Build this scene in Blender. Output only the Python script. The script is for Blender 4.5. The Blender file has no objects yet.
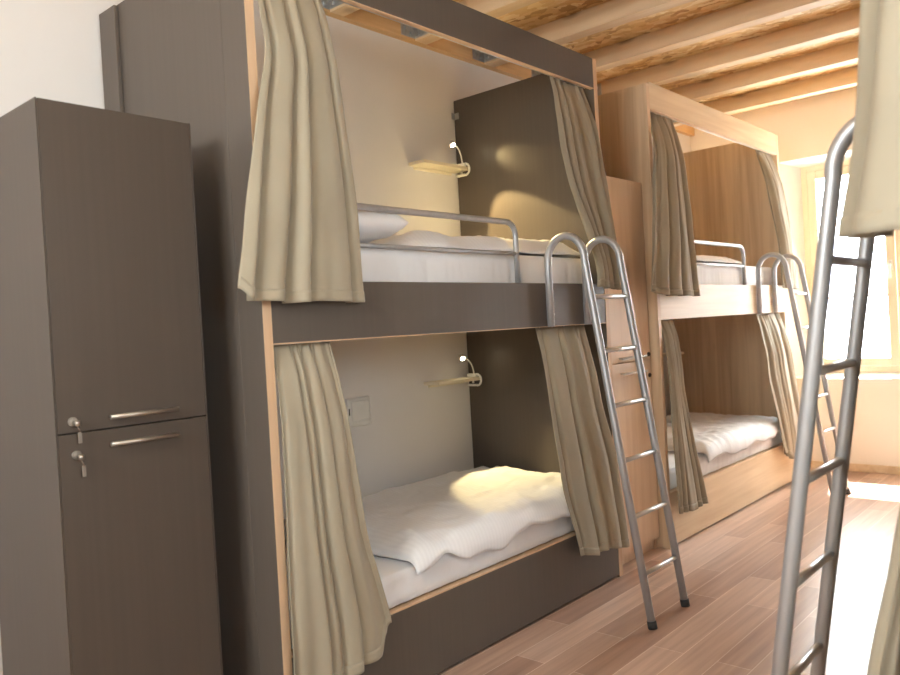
import bpy, bmesh, math, random
from mathutils import Vector, Matrix, noise

C = bpy.context.scene.collection
scene = bpy.context.scene
PI = math.pi

# ------------------------------------------------------------------ camera
cam_d = bpy.data.cameras.new('camera')
cam_d.sensor_width = 36.0
cam_d.lens = 786.56 / 900 * 36.0
cam_d.clip_start = 0.05
cam = bpy.data.objects.new('camera', cam_d)
C.objects.link(cam)
Rv = Vector((0.74735397, 0.66208195, -0.05576323))
Uv = Vector((0.03318071, 0.04663183, 0.99836091))
Fv = Vector((-0.66359708, 0.74797925, -0.01288213))
M = Matrix.Identity(4)
for i in range(3):
    M[i][0], M[i][1], M[i][2] = Rv[i], Uv[i], -Fv[i]
M.translation = Vector((2.0199, -1.4212, 1.2976))
cam.matrix_world = M
cam_d.dof.use_dof = True
cam_d.dof.focus_distance = 3.3
cam_d.dof.aperture_fstop = 3.2
scene.camera = cam

# ------------------------------------------------------------------ world, sun, window daylight, exposure
world = bpy.data.worlds.new('world')
scene.world = world
world.use_nodes = True
bg = world.node_tree.nodes['Background']
bg.inputs['Color'].default_value = (0.90, 0.955, 1.0, 1)
bg.inputs['Strength'].default_value = 26.0

sun_d = bpy.data.lights.new('sun', 'SUN')
sun_d.energy = 75.0
sun_d.angle = math.radians(0.8)
sun_d.color = (1.0, 0.95, 0.88)
sun = bpy.data.objects.new('sun', sun_d)
C.objects.link(sun)
sun.rotation_euler = Vector((0.16, -0.60, -1.0)).to_track_quat('-Z', 'Y').to_euler()


def portal(name, loc, sx, sy, direction):
    d = bpy.data.lights.new(name, 'AREA')
    d.shape = 'RECTANGLE'
    d.size, d.size_y = sx, sy
    d.cycles.is_portal = True
    o = bpy.data.objects.new(name, d)
    C.objects.link(o)
    o.location = loc
    o.rotation_euler = Vector(direction).to_track_quat('-Z', 'Z').to_euler()


portal('portal_far', (0.60, 5.60, 1.60), 1.34, 1.74, (0, -1, 0))
portal('portal_back', (1.0, -2.86, 2.15), 1.6, 1.0, (0, 1, 0))
portal('portal_added_fill', (2.80, -0.90, 1.75), 1.0, 0.9, (-1, 0, 0))  # daylight portal of the added right-hand window

scene.view_settings.view_transform = 'Standard'
scene.view_settings.look = 'None'
scene.view_settings.gamma = 1.0
scene.view_settings.use_curve_mapping = False
scene.view_settings.exposure = 0.52
scene.cycles.max_bounces = 10
scene.cycles.diffuse_bounces = 6
scene.cycles.sample_clamp_indirect = 8.0
scene.cycles.use_denoising = True


# ------------------------------------------------------------------ materials
def new_mat(name):
    m = bpy.data.materials.new(name)
    m.use_nodes = True
    nt = m.node_tree
    return m, nt, nt.nodes['Principled BSDF']


def ramp(nt, stops):
    r = nt.nodes.new('ShaderNodeValToRGB')
    e = r.color_ramp.elements
    while len(e) < len(stops):
        e.new(0.5)
    for k, (p, c) in enumerate(stops):
        e[k].position = p
        e[k].color = (*c, 1)
    return r


def coords(nt, scale=(1, 1, 1), rot=(0, 0, 0), kind='Object'):
    t = nt.nodes.new('ShaderNodeTexCoord')
    mp = nt.nodes.new('ShaderNodeMapping')
    mp.inputs['Scale'].default_value = scale
    mp.inputs['Rotation'].default_value = rot
    nt.links.new(t.outputs[kind], mp.inputs['Vector'])
    return mp.outputs['Vector']


def add_bump(nt, bsdf, src, strength, dist=0.01):
    b = nt.nodes.new('ShaderNodeBump')
    b.inputs['Strength'].default_value = strength
    b.inputs['Distance'].default_value = dist
    nt.links.new(src, b.inputs['Height'])
    nt.links.new(b.outputs['Normal'], bsdf.inputs['Normal'])


def noise_mat(name, c1, c2, scale=(8, 8, 8), rough=0.5, bump=0.0, metal=0.0, detail=4, nscale=1.0, spec=None):
    m, nt, b = new_mat(name)
    n = nt.nodes.new('ShaderNodeTexNoise')
    n.inputs['Scale'].default_value = nscale
    n.inputs['Detail'].default_value = detail
    nt.links.new(coords(nt, scale), n.inputs['Vector'])
    r = ramp(nt, [(0.35, c1), (0.65, c2)])
    nt.links.new(n.outputs['Fac'], r.inputs['Fac'])
    nt.links.new(r.outputs['Color'], b.inputs['Base Color'])
    b.inputs['Roughness'].default_value = rough
    b.inputs['Metallic'].default_value = metal
    if spec is not None:
        b.inputs['Specular IOR Level'].default_value = spec
    if bump:
        add_bump(nt, b, n.outputs['Fac'], bump)
    return m


def wood_mat(name, light, dark, axis='z', rough=0.5, knots=0.5, fine=1.0):
    """timber with fibres along one axis, board tone changes and knots"""
    m, nt, b = new_mat(name)
    k = 'xyz'.index(axis)
    s1 = [26.0 * fine] * 3
    s1[k] = 1.3
    s2 = [5.0] * 3
    s2[k] = 0.35
    n1 = nt.nodes.new('ShaderNodeTexNoise')
    n1.inputs['Scale'].default_value = 1.0
    n1.inputs['Detail'].default_value = 6
    n1.inputs['Distortion'].default_value = 0.6
    nt.links.new(coords(nt, s1), n1.inputs['Vector'])
    n2 = nt.nodes.new('ShaderNodeTexNoise')
    n2.inputs['Scale'].default_value = 1.0
    n2.inputs['Detail'].default_value = 2
    nt.links.new(coords(nt, s2), n2.inputs['Vector'])
    mx = nt.nodes.new('ShaderNodeMath')
    mx.operation = 'ADD'
    h1 = nt.nodes.new('ShaderNodeMath')
    h1.operation = 'MULTIPLY'
    h1.inputs[1].default_value = 0.5
    h2 = nt.nodes.new('ShaderNodeMath')
    h2.operation = 'MULTIPLY'
    h2.inputs[1].default_value = 0.5
    nt.links.new(n1.outputs['Fac'], h1.inputs[0])
    nt.links.new(n2.outputs['Fac'], h2.inputs[0])
    nt.links.new(h1.outputs[0], mx.inputs[0])
    nt.links.new(h2.outputs[0], mx.inputs[1])
    r = ramp(nt, [(0.36, dark), (0.60, light)])
    nt.links.new(mx.outputs[0], r.inputs['Fac'])
    col = r.outputs['Color']
    if knots:
        v = nt.nodes.new('ShaderNodeTexVoronoi')
        v.inputs['Scale'].default_value = 1.0
        s3 = [4.2] * 3
        s3[k] = 1.7
        nt.links.new(coords(nt, s3), v.inputs['Vector'])
        kr = ramp(nt, [(0.04, (1, 1, 1)), (0.13, (0, 0, 0))])
        nt.links.new(v.outputs['Distance'], kr.inputs['Fac'])
        kf = nt.nodes.new('ShaderNodeMath')
        kf.operation = 'MULTIPLY'
        kf.inputs[1].default_value = knots
        nt.links.new(kr.outputs['Color'], kf.inputs[0])
        mix = nt.nodes.new('ShaderNodeMixRGB')
        mix.inputs['Color2'].default_value = (dark[0] * 0.45, dark[1] * 0.38, dark[2] * 0.32, 1)
        nt.links.new(kf.outputs[0], mix.inputs['Fac'])
        nt.links.new(col, mix.inputs['Color1'])
        col = mix.outputs['Color']
    nt.links.new(col, b.inputs['Base Color'])
    b.inputs['Roughness'].default_value = rough
    add_bump(nt, b, n1.outputs['Fac'], 0.05)
    return m


def floor_mat():
    m, nt, b = new_mat('floor_laminate')
    v = coords(nt, (1, 1, 1), (0, 0, PI / 2))
    br = nt.nodes.new('ShaderNodeTexBrick')
    br.offset = 0.37
    br.inputs['Scale'].default_value = 1.0
    br.inputs['Brick Width'].default_value = 1.0
    br.inputs['Row Height'].default_value = 0.13
    br.inputs['Mortar Size'].default_value = 0.0011
    br.inputs['Mortar Smooth'].default_value = 0.2
    br.inputs['Bias'].default_value = 0.0
    br.inputs['Color1'].default_value = (0.345, 0.215, 0.16, 1)
    br.inputs['Color2'].default_value = (0.545, 0.39, 0.31, 1)
    br.inputs['Mortar'].default_value = (0.78, 0.66, 0.58, 1)
    nt.links.new(v, br.inputs['Vector'])
    n = nt.nodes.new('ShaderNodeTexNoise')
    n.inputs['Scale'].default_value = 1.0
    n.inputs['Detail'].default_value = 6
    nt.links.new(coords(nt, (34, 1.6, 1)), n.inputs['Vector'])
    r = ramp(nt, [(0.3, (0.78, 0.74, 0.72)), (0.7, (1.12, 1.1, 1.08))])
    nt.links.new(n.outputs['Fac'], r.inputs['Fac'])
    mu = nt.nodes.new('ShaderNodeMixRGB')
    mu.blend_type = 'MULTIPLY'
    mu.inputs['Fac'].default_value = 1.0
    nt.links.new(br.outputs['Color'], mu.inputs['Color1'])
    nt.links.new(r.outputs['Color'], mu.inputs['Color2'])
    nt.links.new(mu.outputs['Color'], b.inputs['Base Color'])
    b.inputs['Roughness'].default_value = 0.28
    b.inputs['Specular IOR Level'].default_value = 0.6
    add_bump(nt, b, n.outputs['Fac'], 0.03)
    return m


def osb_mat():
    m, nt, b = new_mat('strand_board')
    v = nt.nodes.new('ShaderNodeTexVoronoi')
    v.inputs['Scale'].default_value = 1.0
    nz = nt.nodes.new('ShaderNodeTexNoise')
    nz.inputs['Scale'].default_value = 9.0
    nz.inputs['Detail'].default_value = 3
    co = coords(nt, (14, 30, 14))
    nt.links.new(coords(nt), nz.inputs['Vector'])
    ad = nt.nodes.new('ShaderNodeVectorMath')
    ad.operation = 'MULTIPLY_ADD'
    ad.inputs[1].default_value = (3, 3, 3)
    nt.links.new(nz.outputs['Color'], ad.inputs[0])
    nt.links.new(co, ad.inputs[2])
    nt.links.new(ad.outputs['Vector'], v.inputs['Vector'])
    sp = nt.nodes.new('ShaderNodeSeparateColor')
    nt.links.new(v.outputs['Color'], sp.inputs['Color'])
    r = ramp(nt, [(0.0, (0.44, 0.22, 0.07)), (0.3, (0.66, 0.40, 0.15)), (0.75, (0.80, 0.55, 0.26)), (1.0, (0.88, 0.70, 0.42))])
    nt.links.new(sp.outputs['Red'], r.inputs['Fac'])
    nt.links.new(r.outputs['Color'], b.inputs['Base Color'])
    b.inputs['Roughness'].default_value = 0.55
    add_bump(nt, b, sp.outputs['Green'], 0.15)
    return m


def cloth_mat(name, c1, c2, trans=0.15, scale=300, rough=0.85):
    m, nt, b = new_mat(name)
    n = nt.nodes.new('ShaderNodeTexNoise')
    n.inputs['Scale'].default_value = 5.0
    n.inputs['Detail'].default_value = 5
    nt.links.new(coords(nt), n.inputs['Vector'])
    r = ramp(nt, [(0.3, c1), (0.7, c2)])
    nt.links.new(n.outputs['Fac'], r.inputs['Fac'])
    nt.links.new(r.outputs['Color'], b.inputs['Base Color'])
    b.inputs['Roughness'].default_value = rough
    b.inputs['Sheen Weight'].default_value = 0.15
    w = nt.nodes.new('ShaderNodeTexNoise')
    w.inputs['Scale'].default_value = scale
    nt.links.new(coords(nt), w.inputs['Vector'])
    add_bump(nt, b, w.outputs['Fac'], 0.08, 0.002)
    if trans:
        t = nt.nodes.new('ShaderNodeBsdfTranslucent')
        nt.links.new(r.outputs['Color'], t.inputs['Color'])
        mix = nt.nodes.new('ShaderNodeMixShader')
        mix.inputs['Fac'].default_value = trans
        out = nt.nodes['Material Output']
        nt.links.new(b.outputs[0], mix.inputs[1])
        nt.links.new(t.outputs[0], mix.inputs[2])
        nt.links.new(mix.outputs[0], out.inputs['Surface'])
    return m


def sheet_mat(name, stripes=False):
    m, nt, b = new_mat(name)
    b.inputs['Base Color'].default_value = (0.84, 0.85, 0.88, 1)
    b.inputs['Roughness'].default_value = 0.7
    b.inputs['Sheen Weight'].default_value = 0.2
    n = nt.nodes.new('ShaderNodeTexNoise')
    n.inputs['Scale'].default_value = 26.0
    n.inputs['Detail'].default_value = 4
    nt.links.new(coords(nt), n.inputs['Vector'])
    if stripes:
        wv = nt.nodes.new('ShaderNodeTexWave')
        wv.bands_direction = 'Y'
        wv.inputs['Scale'].default_value = 16.0
        wv.inputs['Distortion'].default_value = 0.4
        nt.links.new(coords(nt), wv.inputs['Vector'])
        r = ramp(nt, [(0.3, (0.83, 0.84, 0.87)), (0.7, (0.86, 0.87, 0.90))])
        nt.links.new(wv.outputs['Fac'], r.inputs['Fac'])
        nt.links.new(r.outputs['Color'], b.inputs['Base Color'])
    add_bump(nt, b, n.outputs['Fac'], 0.25, 0.006)
    return m


def glass_mat():
    m, nt, b = new_mat('window_glass')
    t = nt.nodes.new('ShaderNodeBsdfTransparent')
    g = nt.nodes.new('ShaderNodeBsdfGlossy')
    g.inputs['Roughness'].default_value = 0.02
    n = nt.nodes.new('ShaderNodeTexNoise')
    n.inputs['Scale'].default_value = 3.0
    nt.links.new(coords(nt), n.inputs['Vector'])
    r = ramp(nt, [(0.3, (0.96, 0.98, 0.97)), (0.7, (0.99, 1, 0.99))])
    nt.links.new(n.outputs['Fac'], r.inputs['Fac'])
    nt.links.new(r.outputs['Color'], t.inputs['Color'])
    mix = nt.nodes.new('ShaderNodeMixShader')
    mix.inputs['Fac'].default_value = 0.04
    nt.links.new(t.outputs[0], mix.inputs[1])
    nt.links.new(g.outputs[0], mix.inputs[2])
    nt.links.new(mix.outputs[0], nt.nodes['Material Output'].inputs['Surface'])
    return m


def emit_mat(name, color, strength):
    m, nt, b = new_mat(name)
    b.inputs['Base Color'].default_value = (*color, 1)
    b.inputs['Emission Color'].default_value = (*color, 1)
    b.inputs['Emission Strength'].default_value = strength
    return m


MT = {}
MT['wall'] = noise_mat('wall_paint', (0.71, 0.68, 0.66), (0.74, 0.71, 0.69), (2, 2, 2), 0.8, 0.02)
MT['wall_warm'] = noise_mat('wall_paint_cream', (0.84, 0.78, 0.69), (0.87, 0.81, 0.72), (2, 2, 2), 0.8, 0.02)
MT['reveal'] = noise_mat('wall_paint_sunlit_reveal', (0.88, 0.87, 0.85), (0.91, 0.90, 0.88), (2, 2, 2), 0.8)  # wall paint whitened on the reveal, its sunlit brightness put into the colour
MT['floor'] = floor_mat()
MT['osb'] = osb_mat()
MT['beam'] = wood_mat('pine_beam', (0.74, 0.55, 0.35), (0.66, 0.46, 0.27), 'x', 0.6, 0.8)
MT['ledger'] = wood_mat('pine_ledger', (0.72, 0.49, 0.26), (0.58, 0.36, 0.17), 'y', 0.6, 0.5)
MT['dark'] = noise_mat('charcoal_laminate', (0.105, 0.086, 0.072), (0.111, 0.091, 0.076), (60, 60, 1.2), 0.42, 0.0, spec=0.28)
MT['locker'] = noise_mat('charcoal_laminate_darkened', (0.071, 0.055, 0.044), (0.076, 0.059, 0.047), (60, 60, 1.2), 0.42, 0.0, spec=0.28)  # charcoal laminate darkened, shade for the locker front put into the colour
MT['band'] = wood_mat('birch_edge', (0.66, 0.46, 0.30), (0.55, 0.36, 0.22), 'z', 0.5, 0.0)
MT['oak'] = wood_mat('oak_laminate', (0.73, 0.565, 0.385), (0.53, 0.37, 0.23), 'z', 0.45, 0.6)
MT['oak_pale'] = wood_mat('oak_laminate_pale', (0.76, 0.59, 0.44), (0.65, 0.475, 0.335), 'z', 0.45, 0.4)
MT['oak_long'] = wood_mat('oak_laminate_long', (0.76, 0.60, 0.41), (0.63, 0.46, 0.285), 'y', 0.45, 0.5)
MT['oak_edge'] = wood_mat('oak_edge', (0.72, 0.53, 0.36), (0.62, 0.43, 0.27), 'z', 0.5, 0.0)
MT['curtain'] = cloth_mat('khaki_cotton', (0.345, 0.297, 0.218), (0.375, 0.324, 0.239), 0.12)
MT['curtain_thread'] = cloth_mat('khaki_hem', (0.40, 0.35, 0.24), (0.44, 0.385, 0.27), 0.0)
MT['sheet'] = sheet_mat('white_sheet')
MT['duvet'] = sheet_mat('white_duvet', True)
MT['steel'] = noise_mat('satin_steel', (0.62, 0.62, 0.62), (0.68, 0.68, 0.68), (30, 30, 4), 0.4, 0.0, metal=0.8)
MT['silver'] = noise_mat('silver_paint', (0.42, 0.42, 0.43), (0.46, 0.46, 0.47), (30, 30, 4), 0.45, 0.0, metal=0.55)
MT['zinc'] = noise_mat('galvanised_zinc', (0.44, 0.45, 0.45), (0.52, 0.53, 0.53), (60, 60, 60), 0.4, 0.05, metal=0.8)
MT['nickel'] = noise_mat('brushed_nickel', (0.34, 0.30, 0.26), (0.39, 0.35, 0.30), (30, 4, 30), 0.42, 0.0, metal=0.85)
MT['rubber'] = noise_mat('black_rubber', (0.02, 0.02, 0.02), (0.035, 0.033, 0.03), (20, 20, 20), 0.7)
MT['shelf'] = noise_mat('cream_shelf', (0.74, 0.66, 0.50), (0.80, 0.72, 0.56), (8, 3, 8), 0.5)
MT['plastic'] = noise_mat('white_plastic', (0.74, 0.72, 0.68), (0.80, 0.78, 0.74), (6, 6, 6), 0.4)
MT['slot'] = noise_mat('dark_slot', (0.03, 0.025, 0.02), (0.05, 0.04, 0.03), (9, 9, 9), 0.6)
MT['frame'] = wood_mat('pale_window_wood', (0.88, 0.78, 0.60), (0.83, 0.72, 0.53), 'z', 0.45, 0.0)
MT['glass'] = glass_mat()
MT['led'] = emit_mat('led', (1.0, 0.86, 0.55), 60.0)
MT['facade'] = noise_mat('pale_facade', (0.80, 0.78, 0.80), (0.86, 0.84, 0.86), (1, 1, 1), 0.9)
MT['facade_glass'] = noise_mat('far_window', (0.35, 0.34, 0.42), (0.42, 0.40, 0.48), (1, 1, 1), 0.2)


# ------------------------------------------------------------------ mesh helpers
class MB:
    def __init__(self):
        self.bm = bmesh.new()

    def box(self, x0, x1, y0, y1, z0, z1, bev=0.0):
        t = bmesh.new()
        bmesh.ops.create_cube(t, size=1.0)
        for v in t.verts:
            v.co = Vector(((x0 + x1) / 2 + v.co.x * (x1 - x0), (y0 + y1) / 2 + v.co.y * (y1 - y0), (z0 + z1) / 2 + v.co.z * (z1 - z0)))
        if bev:
            bmesh.ops.bevel(t, geom=list(t.edges), offset=bev, segments=2, affect='EDGES', profile=0.5)
        self._take(t)
        return self

    def _take(self, t):
        me = bpy.data.meshes.new('tmp')
        t.to_mesh(me)
        t.free()
        self.bm.from_mesh(me)
        bpy.data.meshes.remove(me)

    def tube(self, pts, r, seg=14, caps=True, smooth=True):
        pts = [Vector(p) for p in pts]
        rs = r if isinstance(r, (list, tuple)) else [r] * len(pts)
        n = None
        rings = []
        for i, p in enumerate(pts):
            if i == 0:
                t = pts[1] - pts[0]
            elif i == len(pts) - 1:
                t = pts[-1] - pts[-2]
            else:
                t = (pts[i + 1] - pts[i]).normalized() + (pts[i] - pts[i - 1]).normalized()
            t.normalize()
            if n is None:
                a = Vector((0, 0, 1)) if abs(t.z) < 0.9 else Vector((0, 1, 0))
                n = t.cross(a).normalized()
            else:
                n = (n - t * n.dot(t)).normalized()
            b = t.cross(n)
            rings.append([self.bm.verts.new(p + (n * math.cos(2 * PI * k / seg) + b * math.sin(2 * PI * k / seg)) * rs[i]) for k in range(seg)])
        for i in range(len(rings) - 1):
            for k in range(seg):
                f = self.bm.faces.new((rings[i][k], rings[i][(k + 1) % seg], rings[i + 1][(k + 1) % seg], rings[i + 1][k]))
                f.smooth = smooth
        if caps:
            self.bm.faces.new(rings[0][::-1])
            self.bm.faces.new(rings[-1])
        return self

    def grid(self, fn, nu, nv, smooth=True):
        vs = [[self.bm.verts.new(fn(i / nu, j / nv)) for i in range(nu + 1)] for j in range(nv + 1)]
        for j in range(nv):
            for i in range(nu):
                f = self.bm.faces.new((vs[j][i], vs[j][i + 1], vs[j + 1][i + 1], vs[j + 1][i]))
                f.smooth = smooth
        return self

    def quad(self, *ps):
        self.bm.faces.new([self.bm.verts.new(p) for p in ps])
        return self

    def build(self, name, mat, parent=None, recalc=True):
        if recalc:
            bmesh.ops.recalc_face_normals(self.bm, faces=self.bm.faces)
        me = bpy.data.meshes.new(name)
        self.bm.to_mesh(me)
        self.bm.free()
        me.materials.append(mat)
        o = bpy.data.objects.new(name, me)
        C.objects.link(o)
        if parent:
            o.parent = parent
        return o


def tag(o, label, cat, group=None):
    o['label'] = label
    o['category'] = cat
    if group:
        o['group'] = group
    return o


def thing(name, label, cat, loc=(0, 0, 0), rz=0.0, group=None):
    o = bpy.data.objects.new(name, None)
    o.empty_display_size = 0.1
    C.objects.link(o)
    o.location = loc
    o.rotation_euler = (0, 0, rz)
    return tag(o, label, cat, group)


def struct(name, mb, mat, recalc=True):
    o = mb.build(name, mat, None, recalc)
    o['kind'] = 'structure'
    return o


def children(root):
    return [o for o in C.objects if o.parent == root]


def copy_tree(root, loc, rz, label, parent=None):
    c = root.copy()
    C.objects.link(c)
    if parent is None:
        c.location = loc
        c.rotation_euler = (0, 0, rz)
        c['label'] = label
    else:
        c.parent = parent
    for ch in children(root):
        copy_tree(ch, None, None, None, c)
    return c


def interp(tab, z):
    """tab: list of (z, value), z falling"""
    if z >= tab[0][0]:
        return tab[0][1]
    for (za, a), (zb, b) in zip(tab, tab[1:]):
        if z >= zb:
            f = (za - z) / (za - zb)
            return a + (b - a) * f
    return tab[-1][1]


def smooth_interp(tab, z, w=0.06):
    return sum(interp(tab, z + d * w) for d in (-1, -0.5, 0, 0.5, 1)) / 5


# ------------------------------------------------------------------ the room
XL, XR, YB, YF, ZC = -0.925, 2.71, -2.75, 5.22, 2.96
ZB = 2.85                                   # underside of the beams
struct('floor', MB().box(XL - 0.3, XR + 0.3, YB - 0.3, YF + 0.6, -0.1, 0.0), MT['floor'])
struct('ceiling', MB().box(XL - 0.3, XR + 0.3, YB - 0.3, YF + 0.6, ZC, ZC + 0.06), MT['osb'])
struct('wall_left', MB().box(XL - 0.25, XL, YB - 0.3, YF + 0.6, 0, ZC), MT['wall'])


def wall_with_hole(axis, inner, outer, lo, hi, h0, h1, z0, z1, splay=0.0, frame_at=None, ztop=ZC):
    """axis 'y': wall plane y=inner spanning x lo..hi; the hole narrows from the room face to the frame"""
    mb = MB()

    def P(a, d, z):
        return (a, d, z) if axis == 'y' else (d, a, z)
    fr = frame_at if frame_at is not None else outer
    A = [(h0 - splay, z0 - (0.04 if splay else 0)), (h1 + splay, z0 - (0.04 if splay else 0)), (h1 + splay, z1 + splay * 0.35), (h0 - splay, z1 + splay * 0.35)]
    B = [(h0, z0), (h1, z0), (h1, z1), (h0, z1)]
    for d, R in ((inner, A), (outer, B)):
        O = [(lo, 0), (hi, 0), (hi, ztop), (lo, ztop)]
        for k in range(4):
            mb.quad(P(O[k][0], d, O[k][1]), P(O[(k + 1) % 4][0], d, O[(k + 1) % 4][1]), P(R[(k + 1) % 4][0], d, R[(k + 1) % 4][1]), P(R[k][0], d, R[k][1]))
    for (d0, R0), (d1, R1) in (((inner, A), (fr, B)), ((fr, B), (outer, B))):
        if d0 == d1:
            continue
        for k in range(4):
            a, b = R0[k], R0[(k + 1) % 4]
            c, e = R1[(k + 1) % 4], R1[k]
            mb.quad(P(a[0], d0, a[1]), P(b[0], d0, b[1]), P(c[0], d1, c[1]), P(e[0], d1, e[1]))
            mb.bm.faces.ensure_lookup_table()
            mb.bm.faces[-1].material_index = 1
    bmesh.ops.remove_doubles(mb.bm, verts=mb.bm.verts, dist=1e-5)
    return mb


WX0, WX1, WZ0, WZ1 = -0.06, 1.26, 0.765, 2.44
struct('wall_front', wall_with_hole('y', YF, YF + 0.56, XL, XR, WX0, WX1, WZ0, WZ1, 0.14, YF + 0.13), MT['wall_warm']).data.materials.append(MT['reveal'])
struct('wall_back', wall_with_hole('y', YB, YB - 0.2, XL, XR, 0.2, 1.8, 1.65, 2.65), MT['wall'])
struct('wall_right', wall_with_hole('x', XR, XR + 0.2, YB, YF, -1.40, -0.40, 1.3, 2.2), MT['wall'])  # opening added for the unseen fill window
struct('baseboard_front', MB().box(XL, XR, YF - 0.014, YF, 0, 0.06, 0.003), MT['oak_long'])
struct('trim_1', MB().box(XL, XL + 0.04, YB, YF, ZB, ZC), MT['ledger'])['label'] = 'pine wall plate running under the ceiling along the white wall'


def window(name, loc, w, h, rz, nsash=2, bar=0.62):
    """casement window standing in its hole, local: x along the wall, z up, origin bottom centre"""
    root = bpy.data.objects.new(name, None)
    C.objects.link(root)
    root.location = loc
    root.rotation_euler = (0, 0, rz)
    root['kind'] = 'structure'
    f = MB()
    for a in (-w / 2, w / 2 - 0.045):
        f.box(a, a + 0.045, 0, 0.07, 0, h, 0.004)
    f.box(-w / 2 + 0.045, w / 2 - 0.045, 0, 0.07, 0, 0.045, 0.004)
    f.box(-w / 2 + 0.045, w / 2 - 0.045, 0, 0.07, h - 0.045, h, 0.004)
    f.build('frame', MT['frame'], root)
    iw = (w - 0.09) / nsash
    for k in range(nsash):
        a = -w / 2 + 0.045 + k * iw
        b = a + iw
        z0, z1, s = 0.045, h - 0.045, 0.068
        m = MB()
        m.box(a + 0.003, a + s, -0.012, 0.045, z0 + 0.003, z1 - 0.003, 0.005)
        m.box(b - s, b - 0.003, -0.012, 0.045, z0 + 0.003, z1 - 0.003, 0.005)
        m.box(a + s, b - s, -0.010, 0.043, z0 + 0.003, z0 + s, 0.005)
        m.box(a + s, b - s, -0.010, 0.043, z1 - s, z1 - 0.003, 0.005)
        sash = m.build('sash', MT['frame'], root)
        MB().box(a + s - 0.005, b - s + 0.005, 0.014, 0.02, z0 + s - 0.005, z1 - s + 0.005).build('pane', MT['glass'], sash)
        if bar:
            MB().box(a + s, b - s, 0.004, 0.03, bar - 0.009, bar + 0.009, 0.003).build('glazing_bar', MT['frame'], sash)
        if k == 0:
            hd = MB()
            hd.box(b - 0.05, b - 0.022, -0.024, -0.012, 0.78, 0.86, 0.004)
            hd.tube([(b - 0.036, -0.02, 0.82), (b - 0.036, -0.05, 0.82)], 0.009)
            hd.tube([(b - 0.036, -0.05, 0.828), (b - 0.036, -0.05, 0.72)], 0.010)
            hd.build('handle', MT['plastic'], sash)
    return root


window('window_1', ((WX0 + WX1) / 2, YF + 0.13, WZ0), WX1 - WX0, WZ1 - WZ0, 0.0, 2, 0.60)
window('window_2', (1.0, YB - 0.08, 1.65), 1.6, 1.0, PI, 2, None)
window('added_fill_window', (XR + 0.08, -0.90, 1.3), 1.0, 0.9, -PI / 2, 2, None)  # unseen window added to fill the bunk fronts with light

# ------------------------------------------------------------------ beams
ORD = ['nearest to the far wall', 'second from the far wall', 'third from the far wall', 'fourth from the far wall', 'fifth from the far wall',
       'sixth from the far wall', 'seventh from the far wall', 'eighth from the far wall']
beam0 = thing('ceiling_beam', 'pale pine beam under the strand board ceiling, ' + ORD[0], 'beam', (XL + 0.04, 1.2 + 0.593 * 6 - 0.045, ZB), 0, 'pine beams across the ceiling')
MB().box(0, XR - XL - 0.04, -0.045, 0.045, 0, ZC - ZB, 0.004).build('timber', MT['beam'], beam0)
bk = MB()
bk.box(0.0, 0.10, -0.049, -0.045, 0.012, 0.095)
bk.box(-0.001, 0.003, -0.15, -0.045, 0.012, 0.095)
for (y, z) in ((-0.075, 0.035), (-0.075, 0.075), (-0.12, 0.055)):
    bk.tube([(0.002, y, z), (0.014, y, z)], 0.011, 6, smooth=False)
for (x, z) in ((0.03, 0.035), (0.065, 0.07)):
    bk.tube([(x, -0.048, z), (x, -0.060, z)], 0.011, 6, smooth=False)
b_ = bk.build('angle_bracket', MT['zinc'], beam0)
b_['label'] = 'galvanised steel angle bracket with bolts'
for k in range(1, 8):
    copy_tree(beam0, (XL + 0.04, 1.2 + 0.593 * (6 - k) - 0.045, ZB), 0, 'pale pine beam under the strand board ceiling, ' + ORD[k])

# ------------------------------------------------------------------ bunk beds
BL, BT, BH, BW = 2.07, 0.034, 2.594, 0.92


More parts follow.
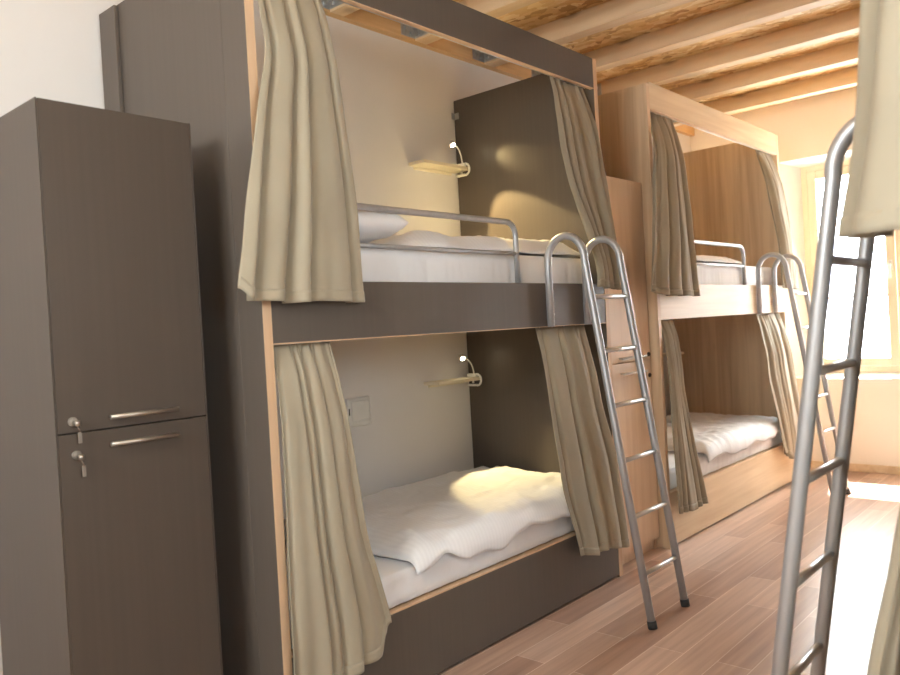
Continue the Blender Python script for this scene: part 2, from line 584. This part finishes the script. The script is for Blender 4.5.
def bunk_bed(label, loc, rz, side, front, band, near_h, rear_post, guard_end):
    """local: front plane x=0, bed reaches to x=-BW at the wall, y 0..BL"""
    root = thing('bunk_bed', label, 'bunk bed', loc, rz, 'built-in bunk beds')
    e = 0.0015

    def panel(y0, h, seam):
        m = MB()
        if seam:
            m.box(-BW, -0.129, y0, y0 + BT, 0, h, 0.001)
            m.box(-0.128, -e, y0, y0 + BT, 0, h, 0.001)
        else:
            m.box(-BW, -e, y0, y0 + BT, 0, h, 0.001)
        p = m.build('side_panel', side, root)
        bd = MB().box(-e, 0.0, y0 + 0.001, y0 + BT - 0.001, 0.002, h - 0.001).build('edge_band', band, p)
        bd['label'] = 'pale birch edge of the panel'
    panel(0.0, near_h, rear_post)
    panel(BL - BT, BH, False)
    if rear_post:
        MB().box(-0.912, -0.79, -0.016, -0.001, 0, 2.555, 0.002).build('rear_cleat', side, root)
    y0, y1 = BT + 0.001, BL - BT - 0.001
    v = MB().box(-0.022, -0.001, y0, y1, 2.446, BH, 0.001).build('valance', front, root)
    MB().box(-0.022, -0.001, y0, y1, 2.4425, 2.446).build('edge_band', band, v)
    f = MB().box(-0.026, -0.001, y0, y1, 1.278, 1.472, 0.001).build('front_board', front, root)
    MB().box(-0.026, -0.001, y0, y1, 1.2745, 1.278).build('edge_band', band, f)
    b = MB().box(-0.026, -0.001, y0, y1, 0.012, 0.300, 0.001).build('base_board', front, root)
    MB().box(-0.026, -0.001, y0, y1, 0.300, 0.3065).build('edge_band', band, b)
    for z in (1.405, 0.268):
        MB().box(-BW, -0.027, y0, y1, z, z + 0.03).build('bed_deck', band, root)
    # guard rail: bent steel tube with a lower crossbar
    gx = -0.042
    pts = [(gx, 0.22, 1.436), (gx, 0.22, 1.68)]
    for k in range(1, 9):
        a = k / 8 * PI / 2
        pts.append((gx, 0.22 + 0.06 * (1 - math.cos(a)), 1.68 + 0.06 * math.sin(a)))
    for k in range(0, 9):
        a = k / 8 * PI / 2
        pts.append((gx, guard_end - 0.06 * (1 - math.sin(a)), 1.68 + 0.06 * math.cos(a)))
    pts.append((gx, guard_end, 1.436))
    g = MB().tube(pts, 0.0125, 14).build('guard_rail', MT['silver'], root)
    MB().tube([(gx, 0.22, 1.604), (gx, guard_end, 1.604)], 0.009, 12).build('crossbar', MT['silver'], g)
    # curtain wires
    for z in (2.458, 1.283):
        MB().tube([(-0.052, y0, z), (-0.052, y1, z)], 0.0025, 8).build('curtain_wire', MT['steel'], root)
    c = MB()
    c.box(-0.912, -0.885, BL - BT - 0.004, BL - BT - 0.001, 2.485, 2.52)
    c.box(-0.916, -0.913, BL - BT - 0.028, BL - BT - 0.001, 2.485, 2.52)
    c.build('corner_bracket', MT['zinc'], root)
    return root


FY = 2.595          # near side of the oak bunk
RXF, RY = 1.755, 2.16  # front plane and turned origin of the bunk on the right
bunk_bed('charcoal grey double bunk with khaki curtains beside the grey locker', (0, 0, 0), 0, MT['dark'], MT['dark'], MT['band'], 2.56, True, 1.372)
bunk_bed('light oak double bunk at the far end by the window', (0, FY, 0), 0, MT['oak'], MT['oak_long'], MT['oak_edge'], BH - 0.012, False, 1.385)
bunk_bed('dark bunk at the right edge behind the foreground ladder', (RXF, RY, 0), PI, MT['dark'], MT['dark'], MT['band'], 2.56, False, 1.372)


# ------------------------------------------------------------------ bedding
def mattress(label, loc, z0, z1, rz=0.0):
    x0, x1, y0, y1 = -0.895, -0.058, 0.05, 2.02
    if z0 < 1:
        x1 = -0.022
    r = 0.035
    nu, nv = 160, 48
    mb = MB()

    def prof(s):
        """closed cross section in x,z"""
        w, h = x1 - x0, z1 - z0
        per = [(x0 + r, z0), (x1 - r, z0), (x1, z0 + r), (x1, z1 - r), (x1 - r, z1), (x0 + r, z1), (x0, z1 - r), (x0, z0 + r)]
        return per
    # superellipse-like ring swept along y with rounded ends
    cx, cz = (x0 + x1) / 2, (z0 + z1) / 2
    hw, hh = (x1 - x0) / 2, (z1 - z0) / 2

    def fn(u, v):
        y = y0 + (y1 - y0) * u
        a = 2 * PI * v
        ca, sa = math.cos(a), math.sin(a)
        # rounded rectangle through corner clamping
        k = 1.0 / max(abs(ca) / 1.0, abs(sa) / 1.0)
        px, pz = ca * k, sa * k
        qx, qz = px * hw, pz * hh
        qx = max(-(hw - r), min(hw - r, qx)) + r * ca * (1 if abs(qx) > hw - r or abs(qz) > hh - r else 0) if abs(qx) > hw - r and abs(qz) > hh - r else qx
        if abs(px * hw) > hw - r and abs(pz * hh) > hh - r:
            qz = max(-(hh - r), min(hh - r, pz * hh)) + r * sa
        ed = min(1.0, (min(u, 1 - u) * (y1 - y0)) / 0.03)
        sh = 1 - 0.03 * (1 - ed)
        x, z = cx + qx * sh, cz + qz * sh
        if qx > hw - 0.05:      # front: sheet pulled tight with upright creases
            x += 0.004 * noise.noise(Vector((y * 14, z * 3, 1.7 + loc[1]))) + 0.003 * noise.noise(Vector((y * 40, z * 5, 3.1)))
        z += 0.004 * noise.noise(Vector((x * 5, y * 4, 9.2))) * (1 if z > cz else 0)
        return (x, y, z)
    mb.grid(fn, nu, nv)
    bmesh.ops.remove_doubles(mb.bm, verts=mb.bm.verts, dist=1e-5)
    ends = [ed for ed in mb.bm.edges if ed.is_boundary]
    bmesh.ops.holes_fill(mb.bm, edges=ends, sides=0)
    o = mb.build('mattress', MT['sheet'])
    o.location = loc
    o.rotation_euler = (0, 0, rz)
    return tag(o, label, 'mattress', 'mattresses on the bunks')


def duvet(label, loc, zb, ya, yb, xf, drop, seed, puff=0.05, wr=1.0):
    """quilt lying on a mattress, front edge hanging a little over the side"""
    xa = -0.86
    th = 0.022
    flat = xf - xa
    L = flat + drop + 0.03
    mb = MB()

    def wrinkle(x, y):
        p = Vector((x * 3.2 + y * 1.4 + seed, y * 3.0 - x * 1.2, seed * 1.7))
        a = abs(noise.noise(p))
        p2 = Vector((x * 9 + y * 5 + seed * 3, y * 8 - x * 6, seed))
        b2 = abs(noise.noise(p2))
        p3 = Vector((x * 22 - y * 9, y * 17 + x * 13, seed * 0.3))
        return wr * (0.030 * (0.5 - a) + 0.016 * (0.45 - b2) + 0.005 * noise.noise(p3))

    def fn(u, v):
        wav = 0.03 * noise.noise(Vector((u * 5.0, 0, seed + 4))) + 0.018 * noise.noise(Vector((u * 13.0, 2, seed)))
        skew = 0.05 * math.sin(v * 2.2 + seed)
        y = ya + (yb - ya) * u + skew * (1 - u) * 0.8
        s = v * (L + wav)
        if s < flat or drop == 0:
            x, z, nx, nz = xa + s, zb, 0, 1
        else:
            t = s - flat
            R = 0.035
            a = min(t / R, PI / 2 * 0.92)
            x = xf + R * math.sin(a)
            z = zb - R * (1 - math.cos(a))
            if t > R * PI / 2 * 0.92:
                z -= (t - R * PI / 2 * 0.92)
                x += 0.15 * (t - R * PI / 2 * 0.92)
            nx, nz = math.sin(a), math.cos(a)
        e = min(u, 1 - u) * (yb - ya)
        e2 = min(v, 1 - v) * L
        env = min(1, e / 0.10) ** 0.5 * min(1, (v * L) / 0.10) ** 0.5 * min(1, ((1 - v) * L + 0.01) / 0.09) ** 0.5
        if drop == 0:
            env *= min(1, (1 - v) * L / 0.07) ** 0.5
        h = (th * 0.3 if drop else 0.004) + env * (puff + wrinkle(x, y))
        h = max(h, 0.006 if drop else 0.003)
        return Vector((x + nx * h * (0.45 if nx > 0.2 else 1), y, z + nz * h))
    mb.grid(fn, 130, 90)
    o = mb.build('duvet', MT['duvet'], None, False)
    bmn = o.data
    sm = o.modifiers.new('thick', 'SOLIDIFY')
    sm.thickness = 0.005
    sm.offset = -1
    o.location = loc
    return tag(o, label, 'duvet', 'white duvets')


def pillow(label, loc, w, l, h, tilt, seed):
    mb = MB()

    def fn(u, v):
        a, b = (u - 0.5) * 2, (v - 0.5) * 2
        return None
    nu, nv = 40, 30
    for sgn in (1, -1):
        def f2(u, v, sgn=sgn):
            a, b = 2 * u - 1, 2 * v - 1
            e = max(0.0, (1 - a ** 4)) ** 0.5 * max(0.0, (1 - b ** 4)) ** 0.5
            pin = 1 - 0.06 * (a * a + b * b - 1)
            z = sgn * h / 2 * e * (1 + 0.25 * noise.noise(Vector((a * 2 + seed, b * 2, sgn)))) + 0.006 * e * noise.noise(Vector((a * 7, b * 7, seed)))
            return Vector((a * w / 2 * pin, b * l / 2 * pin, z))
        mb.grid(f2, nu, nv)
    bmesh.ops.remove_doubles(mb.bm, verts=mb.bm.verts, dist=1e-4)
    o = mb.build('pillow', MT['sheet'])
    o.location = loc
    o.rotation_euler = (tilt[0], tilt[1], tilt[2])
    return tag(o, label, 'pillow', 'white pillows')


mattress('white sheeted mattress on the upper level of the charcoal bunk', (0, 0, 0), 1.436, 1.612)
mattress('white sheeted mattress on the lower level of the charcoal bunk', (0, 0, 0), 0.299, 0.442)
mattress('white sheeted mattress on the upper level of the oak bunk', (0, FY, 0), 1.436, 1.622)
mattress('white sheeted mattress on the lower level of the oak bunk', (0, FY, 0), 0.299, 0.442)
duvet('white duvet on the upper bed behind the guard rail of the charcoal bunk', (0, 0, 0), 1.613, 0.80, 2.01, -0.115, 0.0, 2.3, 0.062, 0.7)
duvet('rumpled white duvet on the lower bed of the charcoal bunk, lamplit', (0, 0, 0), 0.446, 0.56, 2.015, -0.032, 0.030, 5.1, 0.055, 1.0)
duvet('white duvet on the upper bed of the oak bunk', (0, FY, 0), 1.623, 0.45, 1.5, -0.115, 0.0, 7.7, 0.04, 0.6)
duvet('rumpled white duvet on the lower bed of the oak bunk', (0, FY, 0), 0.446, 0.5, 1.9, -0.032, 0.03, 11.4, 0.055, 1.0)
pillow('white pillow at the curtained end of the upper charcoal bed', (-0.36, 0.50, 1.690), 0.66, 0.46, 0.125, (0.05, 0, 0), 1.3)


# ------------------------------------------------------------------ curtains
def curtain(label, loc, rz, left, right, xprof, hem, nf, amp, seed, gather=0.35, ztop=None, wrap=0.0):
    """left, right: (z, y) edges; hem: (u, dz) of the lower edge"""
    rnd = random.Random(seed)
    zt = ztop if ztop else max(left[0][0], right[0][0])
    ph = [rnd.uniform(0, 2 * PI) for _ in range(6)]
    w = [rnd.uniform(0.5, 1.0) for _ in range(4)]
    heights = [rnd.uniform(0.35, 1.0) for _ in range(nf * 2 + 3)]

    def hemz(u):
        a = 0.0
        for (ua, za), (ub, zb) in zip(hem, hem[1:]):
            if ua <= u <= ub:
                t = (u - ua) / (ub - ua)
                t = t * t * (3 - 2 * t)
                return za + (zb - za) * t
        return hem[-1][1]

    def fn(u, v):
        zb = hemz(u)
        z = zt + (zb - zt) * v
        zc = z
        yl = smooth_interp(left, zc)
        yr = smooth_interp(right, zc)
        warp = u + 0.035 * math.sin(2 * PI * u * 1.7 + ph[0]) + 0.03 * math.sin(2 * PI * u * 2.9 + ph[1]) + 0.03 * v * math.sin(2 * PI * (u * 1.2 + 0.3 * v) + ph[2])
        q = warp * nf
        k = max(0, min(len(heights) - 2, int(math.floor(q))))
        fr = q - math.floor(q)
        hgt = heights[k] * (1 - fr) + heights[k + 1] * fr
        f = math.cos(2 * PI * q)
        f = math.copysign(abs(f) ** 0.75, f)
        f2 = math.sin(2 * PI * q * 2.3 + ph[3] + 1.2 * v)
        g = math.cos(2 * PI * q * 2 + ph[4])
        grow = gather + (1 - gather) * min(1, v * 1.5) ** 0.8
        A = amp * grow * (0.45 + 0.55 * min(1, v / 0.06))
        edge = min(1, u / 0.05, (1 - u) / 0.05)
        edge = 0.35 + 0.65 * edge
        x = smooth_interp(xprof, z, 0.05) + A * edge * (hgt * f + 0.14 * f2 * (1 - 0.5 * v)) + 0.004 * g * max(0, 1 - v * 6)
        x += 0.005 * noise.noise(Vector((u * 6 + seed, v * 5, seed)))
        y = yl + (yr - yl) * u + A * 0.55 * edge * math.sin(2 * PI * q + 0.6) * hgt
        if wrap and u > 0.58:
            t = (u - 0.58) / 0.42 * min(1, max(0, (2.3 - z) / 0.2))
            x -= wrap * t * t * (1.6 - 0.6 * t)
            y = max(y, BL + 0.02 + 0.03 * t + 0.6 * A * (1 + math.sin(2 * PI * q)) * t) if t > 0.2 else y
        elif z < zt - 0.15 and (y < BT + 0.01 or y > BL - BT - 0.01 or z < (1.48 if zt > 2 else 0.32)):
            x = max(x, 0.0065 + 0.003 * f)
        return Vector((x, y, z))
    mb = MB()
    mb.grid(fn, 132, 70)
    o = mb.build('curtain', MT['curtain'], None, False)
    s = o.modifiers.new('thick', 'SOLIDIFY')
    s.thickness = 0.0022
    s.offset = 0
    # hem: doubled cloth along the lower edge
    hm = MB()

    def hfn(u, v):
        p = fn(u, 0.966 + 0.034 * v)
        return p + Vector((0.0023, 0, -0.0004))
    hm.grid(hfn, 132, 3)
    h = hm.build('hem', MT['curtain'], o, False)
    hs = h.modifiers.new('thick', 'SOLIDIFY')
    hs.thickness = 0.0016
    hs.offset = 0
    # wire hooks at the head
    for i in range(nf):
        p = fn((i + 0.5) / nf, 0.0)
        hk = MB()
        hk.tube([(p.x, p.y, p.z - 0.010), (-0.0465, p.y, p.z + 0.001), (-0.0465, p.y, zt + 0.017), (-0.052, p.y, zt + 0.0195)], 0.0015, 6)
        hk.build('hook', MT['steel'], o)
    o.location = loc
    o.rotation_euler = (0, 0, rz)
    return tag(o, label, 'curtain', 'khaki bunk curtains')


XU = [(2.44, -0.042), (2.36, -0.004), (2.2, 0.034), (1.9, 0.046), (1.38, 0.050)]
XL_ = [(1.274, -0.043), (1.2, -0.004), (1.0, 0.03), (0.3, 0.05), (0.1, 0.052)]
UL = dict(left=[(2.446, 0.055), (2.31, 0.040), (2.15, 0.034), (2.02, -0.01), (1.86, -0.045), (1.71, -0.08), (1.50, -0.115), (1.43, -0.135)],
          right=[(2.446, 0.33), (2.28, 0.318), (2.07, 0.33), (1.9, 0.345), (1.727, 0.363), (1.4, 0.37)],
          hem=[(0, 1.445), (0.06, 1.412), (0.3, 1.405), (0.42, 1.40), (0.6, 1.405), (1, 1.398)])
LL = dict(left=[(1.272, 0.046), (1.1, 0.030), (0.8, 0.018), (0.267, 0.0), (0.1, -0.01)],
          right=[(1.272, 0.29), (1.2, 0.28), (0.94, 0.303), (0.63, 0.337), (0.30, 0.425)],
          hem=[(0, 0.17), (0.5, 0.19), (0.82, 0.205), (0.9, 0.27), (1, 0.30)])
UR = dict(left=[(2.446, 1.70), (2.36, 1.672), (2.30, 1.648), (2.124, 1.632), (1.90, 1.693), (1.72, 1.815), (1.55, 1.915), (1.44, 1.893)],
          right=[(2.446, 1.985), (2.36, 1.985), (2.13, 2.005), (1.95, 2.03), (1.738, 2.07), (1.43, 2.13)],
          hem=[(0, 1.458), (0.4, 1.445), (1, 1.438)])
LR = dict(left=[(1.272, 1.48), (1.2, 1.455), (0.953, 1.449), (0.544, 1.505), (0.22, 1.612)],
          right=[(1.272, 1.88), (1.2, 1.86), (0.907, 1.886), (0.647, 1.985), (0.163, 2.045)],
          hem=[(0, 0.225), (0.42, 0.185), (0.46, 0.20), (1, 0.163)])
curtain('khaki curtain gathered beside the near panel, upper level of the charcoal bunk', (0, 0, 0), 0, UL['left'], UL['right'], XU, UL['hem'], 4, 0.036, 3)
curtain('long khaki curtain hanging at the near panel, lower level of the charcoal bunk', (0, 0, 0), 0, LL['left'], LL['right'], XL_, LL['hem'], 5, 0.026, 8)
curtain('khaki curtain swept behind the ladder top, upper level of the charcoal bunk', (0, 0, 0), 0, UR['left'], UR['right'], XU, UR['hem'], 4, 0.028, 12)
curtain('khaki curtain hanging behind the ladder, lower level of the charcoal bunk', (0, 0, 0), 0, LR['left'], LR['right'], XL_, LR['hem'], 4, 0.024, 21)
FUL = dict(left=[(2.446, 0.05), (2.3, 0.03), (2.0, -0.06), (1.7, -0.11), (1.43, -0.17)], right=[(2.446, 0.37), (2.3, 0.36), (2.1, 0.365), (1.79, 0.40), (1.4, 0.445)], hem=[(0, 1.435), (0.3, 1.405), (1, 1.40)])
FLL = dict(left=[(1.272, 0.05), (0.83, 0.03), (0.22, 0.02)], right=[(1.272, 0.23), (0.9, 0.185), (0.57, 0.262), (0.18, 0.385)], hem=[(0, 0.20), (0.55, 0.185), (1, 0.19)])
FUR = dict(left=[(2.446, 1.70), (2.36, 1.67), (2.08, 1.73), (1.75, 1.87), (1.44, 1.88)], right=[(2.446, 1.99), (2.3, 1.99), (2.08, 2.05), (1.75, 2.10), (1.44, 2.18)], hem=[(0, 1.45), (1, 1.44)])
FLR = dict(left=[(1.272, 1.55), (1.2, 1.51), (0.808, 1.534), (0.273, 1.738)], right=[(1.272, 1.99), (1.1, 2.0), (0.9, 2.045), (0.451, 2.12), (0.165, 2.06)], hem=[(0, 0.265), (0.5, 0.20), (1, 0.168)])
curtain('khaki curtain at the near panel, upper level of the oak bunk', (0, FY, 0), 0, FUL['left'], FUL['right'], XU, FUL['hem'], 4, 0.034, 31)
curtain('khaki curtain at the near panel, lower level of the oak bunk', (0, FY, 0), 0, FLL['left'], FLL['right'], XL_, FLL['hem'], 4, 0.022, 37)
curtain('khaki curtain at the window side, upper level of the oak bunk', (0, FY, 0), 0, FUR['left'], FUR['right'], XU, FUR['hem'], 4, 0.030, 41)
curtain('pleated khaki curtain at the window side, lower level of the oak bunk', (0, FY, 0), 0, FLR['left'], FLR['right'], XL_, FLR['hem'], 6, 0.024, 47)
XU2 = [(2.44, -0.042), (2.36, 0.0), (2.2, 0.052), (1.9, 0.060), (1.6, 0.084), (1.41, 0.120)]
RU = dict(left=[(2.446, 1.90), (2.0, 1.90), (1.44, 1.89)], right=[(2.446, 1.985), (2.3, 1.995), (2.2, 2.06), (1.9, 2.18), (1.42, 2.20)], hem=[(0, 1.425), (0.5, 1.418), (1, 1.414)])
RL = dict(left=[(1.272, 1.60), (0.6, 1.66), (0.2, 1.72)], right=[(1.272, 2.02), (0.9, 2.03), (0.6, 2.06), (0.16, 2.10)], hem=[(0, 0.2), (1, 0.165)])
curtain('grey khaki curtain in the right foreground over the large ladder top', (RXF, RY, 0), PI, RU['left'], RU['right'], XU2, RU['hem'], 5, 0.032, 55, wrap=0.24)
curtain('dim curtain edge at the bottom right corner below the foreground curtain', (RXF, RY, 0), PI, RL['left'], RL['right'], [(1.274, -0.043), (1.2, 0.0), (1.0, 0.05), (0.78, 0.09), (0.6, 0.125), (0.16, 0.19)], RL['hem'], 5, 0.03, 63)


# ------------------------------------------------------------------ ladders
def ladder(label, loc, rz):
    """local: x away from the bunk front, rails at y=0 and y=0.31"""
    root = thing('bunk_ladder', label, 'ladder', loc, rz, 'steel hook-on bunk ladders')
    r = 0.0168
    xs = lambda z: 0.441 - 0.150 * z
    for y in (0.0, 0.31):
        pts = [(xs(0.03), y, 0.03), (xs(0.8), y, 0.8), (xs(1.56), y, 1.56)]
        x1, x0 = xs(1.56), 0.0175
        rad = (x1 - x0) / 2
        cx = (x0 + x1) / 2
        for k in range(1, 16):
            a = k / 16 * PI
            pts.append((cx + rad * math.cos(a), y, 1.565 + rad * 1.12 * math.sin(a)))
        pts += [(x0, y, 1.55), (x0, y, 1.275)]
        ra = MB().tube(pts, r, 16).build('rail', MT['silver'], root)
        ft = MB().tube([(xs(0.032), y, 0.032), (xs(0.0), y, 0.001)], 0.0195, 16).build('rubber_foot', MT['rubber'], ra)
        ft['label'] = 'black rubber foot'
        MB().tube([(x0 + 0.012, y, 1.33), (x0 + 0.019, y, 1.33)], 0.006, 6, smooth=False).build('bolt', MT['zinc'], ra)
    for z in (1.395, 1.16, 0.923, 0.69, 0.455, 0.218):
        MB().tube([(xs(z), 0.004, z), (xs(z), 0.306, z)], 0.0105, 12).build('rung', MT['steel'], root)
    return root


lad = ladder('steel ladder hooked on the charcoal bunk', (0.0, 1.525, 0), 0)
copy_tree(lad, (0.0, FY + 1.485, 0), 0, 'steel ladder hooked on the oak bunk by the window')
copy_tree(lad, (RXF, 0.32 + 0.31, 0), PI, 'large blurred steel ladder in the right foreground')

# ------------------------------------------------------------------ locker
lk = thing('locker', 'tall charcoal two-door locker standing at the left', 'locker', (-0.117, -0.58, 0))
W, D, H = 0.443, 0.50, 1.955
m = MB()
m.box(-D, 0, 0, 0.004, 0, H, 0.0008)
m.box(-D, 0, W - 0.004, W, 0, H, 0.0008)
m.box(-D, -0.021, 0.004, W - 0.004, H - 0.010, H, 0.001)
m.box(-D, -0.03, 0.004, W - 0.004, 0.0, 0.05)
m.box(-D, -D + 0.01, 0.004, W - 0.004, 0.05, H - 0.010)
m.box(-D + 0.01, -0.025, 0.004, W - 0.004, 1.06, 1.08)
m.build('body', MT['locker'], lk)


def locker_door(root, z0, z1, y0, y1, hz, hy, lz, ly, mat, keyed, lockmat):
    d = MB().box(-0.020, 0.0, y0, y1, z0, z1, 0.0012).build('door', mat, root)
    h = MB()
    ya, yb = hy
    h.tube([(0.026, ya, hz), (0.026, yb, hz)], 0.0065, 14)
    for y in (ya + 0.016, yb - 0.016):
        h.tube([(-0.002, y, hz), (0.026, y, hz)], 0.0045, 10)
    h.build('handle', MT['nickel'] if keyed else MT['steel'], d)['label'] = 'satin metal bar handle'
    k = MB()
    k.tube([(-0.002, ly, lz), (0.006, ly, lz)], 0.012, 18)
    k.tube([(0.005, ly, lz), (0.010, ly, lz)], 0.008, 14)
    if keyed:
        k.box(0.008, 0.026, ly - 0.0012, ly + 0.0012, lz - 0.004, lz + 0.004)
        k.tube([(0.030, ly + 0.001, lz + 0.003), (0.028, ly + 0.001, lz - 0.01)], 0.007, 12)
        k.tube([(0.028, ly, lz - 0.01), (0.020, ly + 0.012, lz - 0.03)], 0.0012, 6)
        k.box(0.014, 0.018, ly + 0.006, ly + 0.016, lz - 0.058, lz - 0.028, 0.001)
    k.build('lock', lockmat, d)
    return d


locker_door(lk, 1.0745, H - 0.001, 0.0055, W - 0.0055, 1.106, (0.135, 0.335), 1.104, 0.044, MT['locker'], True, MT['nickel'])
locker_door(lk, 0.052, 1.0710, 0.0055, W - 0.0055, 1.032, (0.132, 0.333), 1.014, 0.049, MT['locker'], True, MT['nickel'])

# oak wardrobe between the bunks
wd = thing('wardrobe', 'narrow light oak wardrobe between the two bunks', 'wardrobe', (-0.057, BL + 0.004, 0))
W2, D2, H2 = FY - BL - 0.008, 0.80, 2.04
m = MB()
m.box(-D2, -0.021, 0, 0.018, 0, H2, 0.001)
m.box(-D2, -0.021, W2 - 0.018, W2, 0, H2, 0.001)
m.box(-D2, -0.021, 0.018, W2 - 0.018, H2 - 0.018, H2, 0.001)
m.box(-D2, -D2 + 0.01, 0.018, W2 - 0.018, 0.0, H2 - 0.018)
m.box(-D2 + 0.01, -0.03, 0.018, W2 - 0.018, 0.0, 0.06)
m.box(-D2 + 0.01, -0.025, 0.018, W2 - 0.018, 1.05, 1.07)
m.build('body', MT['oak_pale'], wd)
locker_door(wd, 1.062, H2 - 0.001, 0.003, W2 - 0.003, 1.083, (0.155, 0.42), 1.070 + 0.018, W2 - 0.025, MT['oak_pale'], False, MT['slot'])
locker_door(wd, 0.062, 1.058, 0.003, W2 - 0.003, 1.002, (0.165, 0.42), 0.972, W2 - 0.025, MT['oak_pale'], False, MT['slot'])


# ------------------------------------------------------------------ shelves, lamps, socket
def shelf(label, y0, y1, z):
    r = thing('wall_shelf', label, 'shelf', (XL, (y0 + y1) / 2, z), 0, 'small bunk shelves')
    h = (y1 - y0) / 2
    MB().box(0.0, 0.115, -h, h, -0.009, 0.009, 0.002).build('board', MT['shelf'], r)
    b = MB()
    b.box(0.0, 0.012, -h * 0.8, h * 0.8, -0.024, -0.0095)
    b.build('bracket', MT['shelf'], r)
    return r


def lamp(label, loc, head, aim, power, size, blend, panel_glow):
    """clip-on reading lamp, local origin at the clamp on the shelf end"""
    r = thing('reading_lamp', label, 'lamp', loc, 0, 'clip-on reading lamps')
    c = MB()
    c.box(-0.045, 0.02, -0.012, 0.012, 0.0105, 0.030, 0.003)
    c.box(-0.045, 0.02, -0.012, 0.012, -0.042, -0.030, 0.003)
    pts = []
    for k in range(0, 13):
        a = -PI / 2 + k / 12 * PI
        pts.append((0.018 + 0.030 * math.cos(a), 0, -0.006 + 0.032 * math.sin(a)))
    c.tube(pts, 0.006, 10)
    c.tube([(-0.01, 0, -0.024), (-0.01, 0, -0.0105)], 0.006, 10)
    c.build('clamp', MT['plastic'], r)
    hx, hy, hz = head
    n = MB()
    pts = []
    for k in range(0, 15):
        t = k / 14
        pts.append((hx * t * t + 0.0 + 0.02 * math.sin(PI * t), hy * t, 0.02 + (hz - 0.02) * (1 - (1 - t) ** 1.6)))
    n.tube(pts, 0.0035, 8)
    n.build('neck', MT['plastic'], r)
    d = Vector(aim).normalized()
    P = Vector(head)
    hd = MB()
    hd.tube([P - d * 0.016, P - d * 0.012, P + d * 0.010, P + d * 0.012], [0.006, 0.012, 0.015, 0.015], 16)
    hh = hd.build('lamp_head', MT['plastic'], r)
    MB().tube([P + d * 0.0122, P + d * 0.0150], 0.013, 16).build('bulb', MT['led'], hh)['label'] = 'glowing warm LED'
    sd = bpy.data.lights.new('lamp_light', 'SPOT')
    sd.energy = power
    sd.color = (1.0, 0.76, 0.36)
    sd.spot_size = size
    sd.spot_blend = blend
    sd.shadow_soft_size = 0.012
    so = bpy.data.objects.new('lamp_light', sd)
    C.objects.link(so)
    so.parent = r
    so.location = P + d * 0.02
    so.rotation_euler = d.to_track_quat('-Z', 'Y').to_euler()
    if panel_glow:       # second spot added for the soft glow on the end panel
        s2 = sd.copy()
        s2.energy = power * 0.06
        s2.spot_size = math.radians(36)
        s2.spot_blend = 1.0
        o2 = bpy.data.objects.new('lamp_light', s2)
        C.objects.link(o2)
        o2.parent = r
        e = Vector((0.265, 0.15, -0.10)).normalized()
        o2.location = P + e * 0.02 + Vector((0.02, 0, -0.01))
        o2.rotation_euler = e.to_track_quat('-Z', 'Y').to_euler()
    return r


shelf('cream wall shelf over the upper charcoal bed', 1.64, 2.015, 2.185)
shelf('cream wall shelf over the lower charcoal bed', 1.66, 2.015, 1.000)
lamp('white clip lamp lit on the upper shelf', (-0.835, 1.985, 2.185), (0.020, -0.105, 0.125), (0.50, -0.087, -0.866), 68.0, math.radians(62), 0.10, True)
lamp('white clip lamp lit on the lower shelf', (-0.835, 1.985, 1.000), (0.006, -0.105, 0.130), (0.60, -0.20, -0.60), 26.0, math.radians(60), 0.25, False)
fsh = thing('wall_shelf', 'small shelf glimpsed past the curtain of the lower oak bed', 'shelf', (XL, FY + 1.84, 0.985), 0, 'small bunk shelves')
MB().box(0.0, 0.115, -0.19, 0.19, -0.009, 0.009, 0.002).build('board', MT['shelf'], fsh)
sk = thing('power_outlet', 'square white power socket on the wall of the lower charcoal bed', 'socket', (XL, 1.178, 0.905))
MB().box(0.0, 0.014, -0.078, 0.078, -0.072, 0.072, 0.010).build('plate', MT['plastic'], sk)
f = MB()
f.box(0.0142, 0.020, -0.055, 0.062, -0.040, 0.056, 0.004)
f.box(0.0142, 0.017, -0.055, 0.062, -0.060, -0.046, 0.002)
f.build('cover_flap', MT['plastic'], sk)
MB().box(0.0142, 0.0165, -0.070, -0.064, -0.012, 0.022).build('slot', MT['slot'], sk)

# ------------------------------------------------------------------ outside
bd = thing('apartment_building', 'washed-out pale building seen through the window', 'building', (1.0, 19.0, -6.0))
MB().box(-12, 9, 0, 6, 0, 10.0).build('facade', MT['facade'], bd)
for i in range(5):
    for j in range(3):
        x, z = -9.0 + i * 3.6, 1.2 + j * 3.0
        fr = MB().box(x - 0.1, x + 1.3, -0.06, 0.0, z - 0.1, z + 1.8).build('window', MT['facade'], bd)
        MB().box(x, x + 1.2, -0.08, -0.061, z, z + 1.7).build('window_pane', MT['facade_glass'], fr)
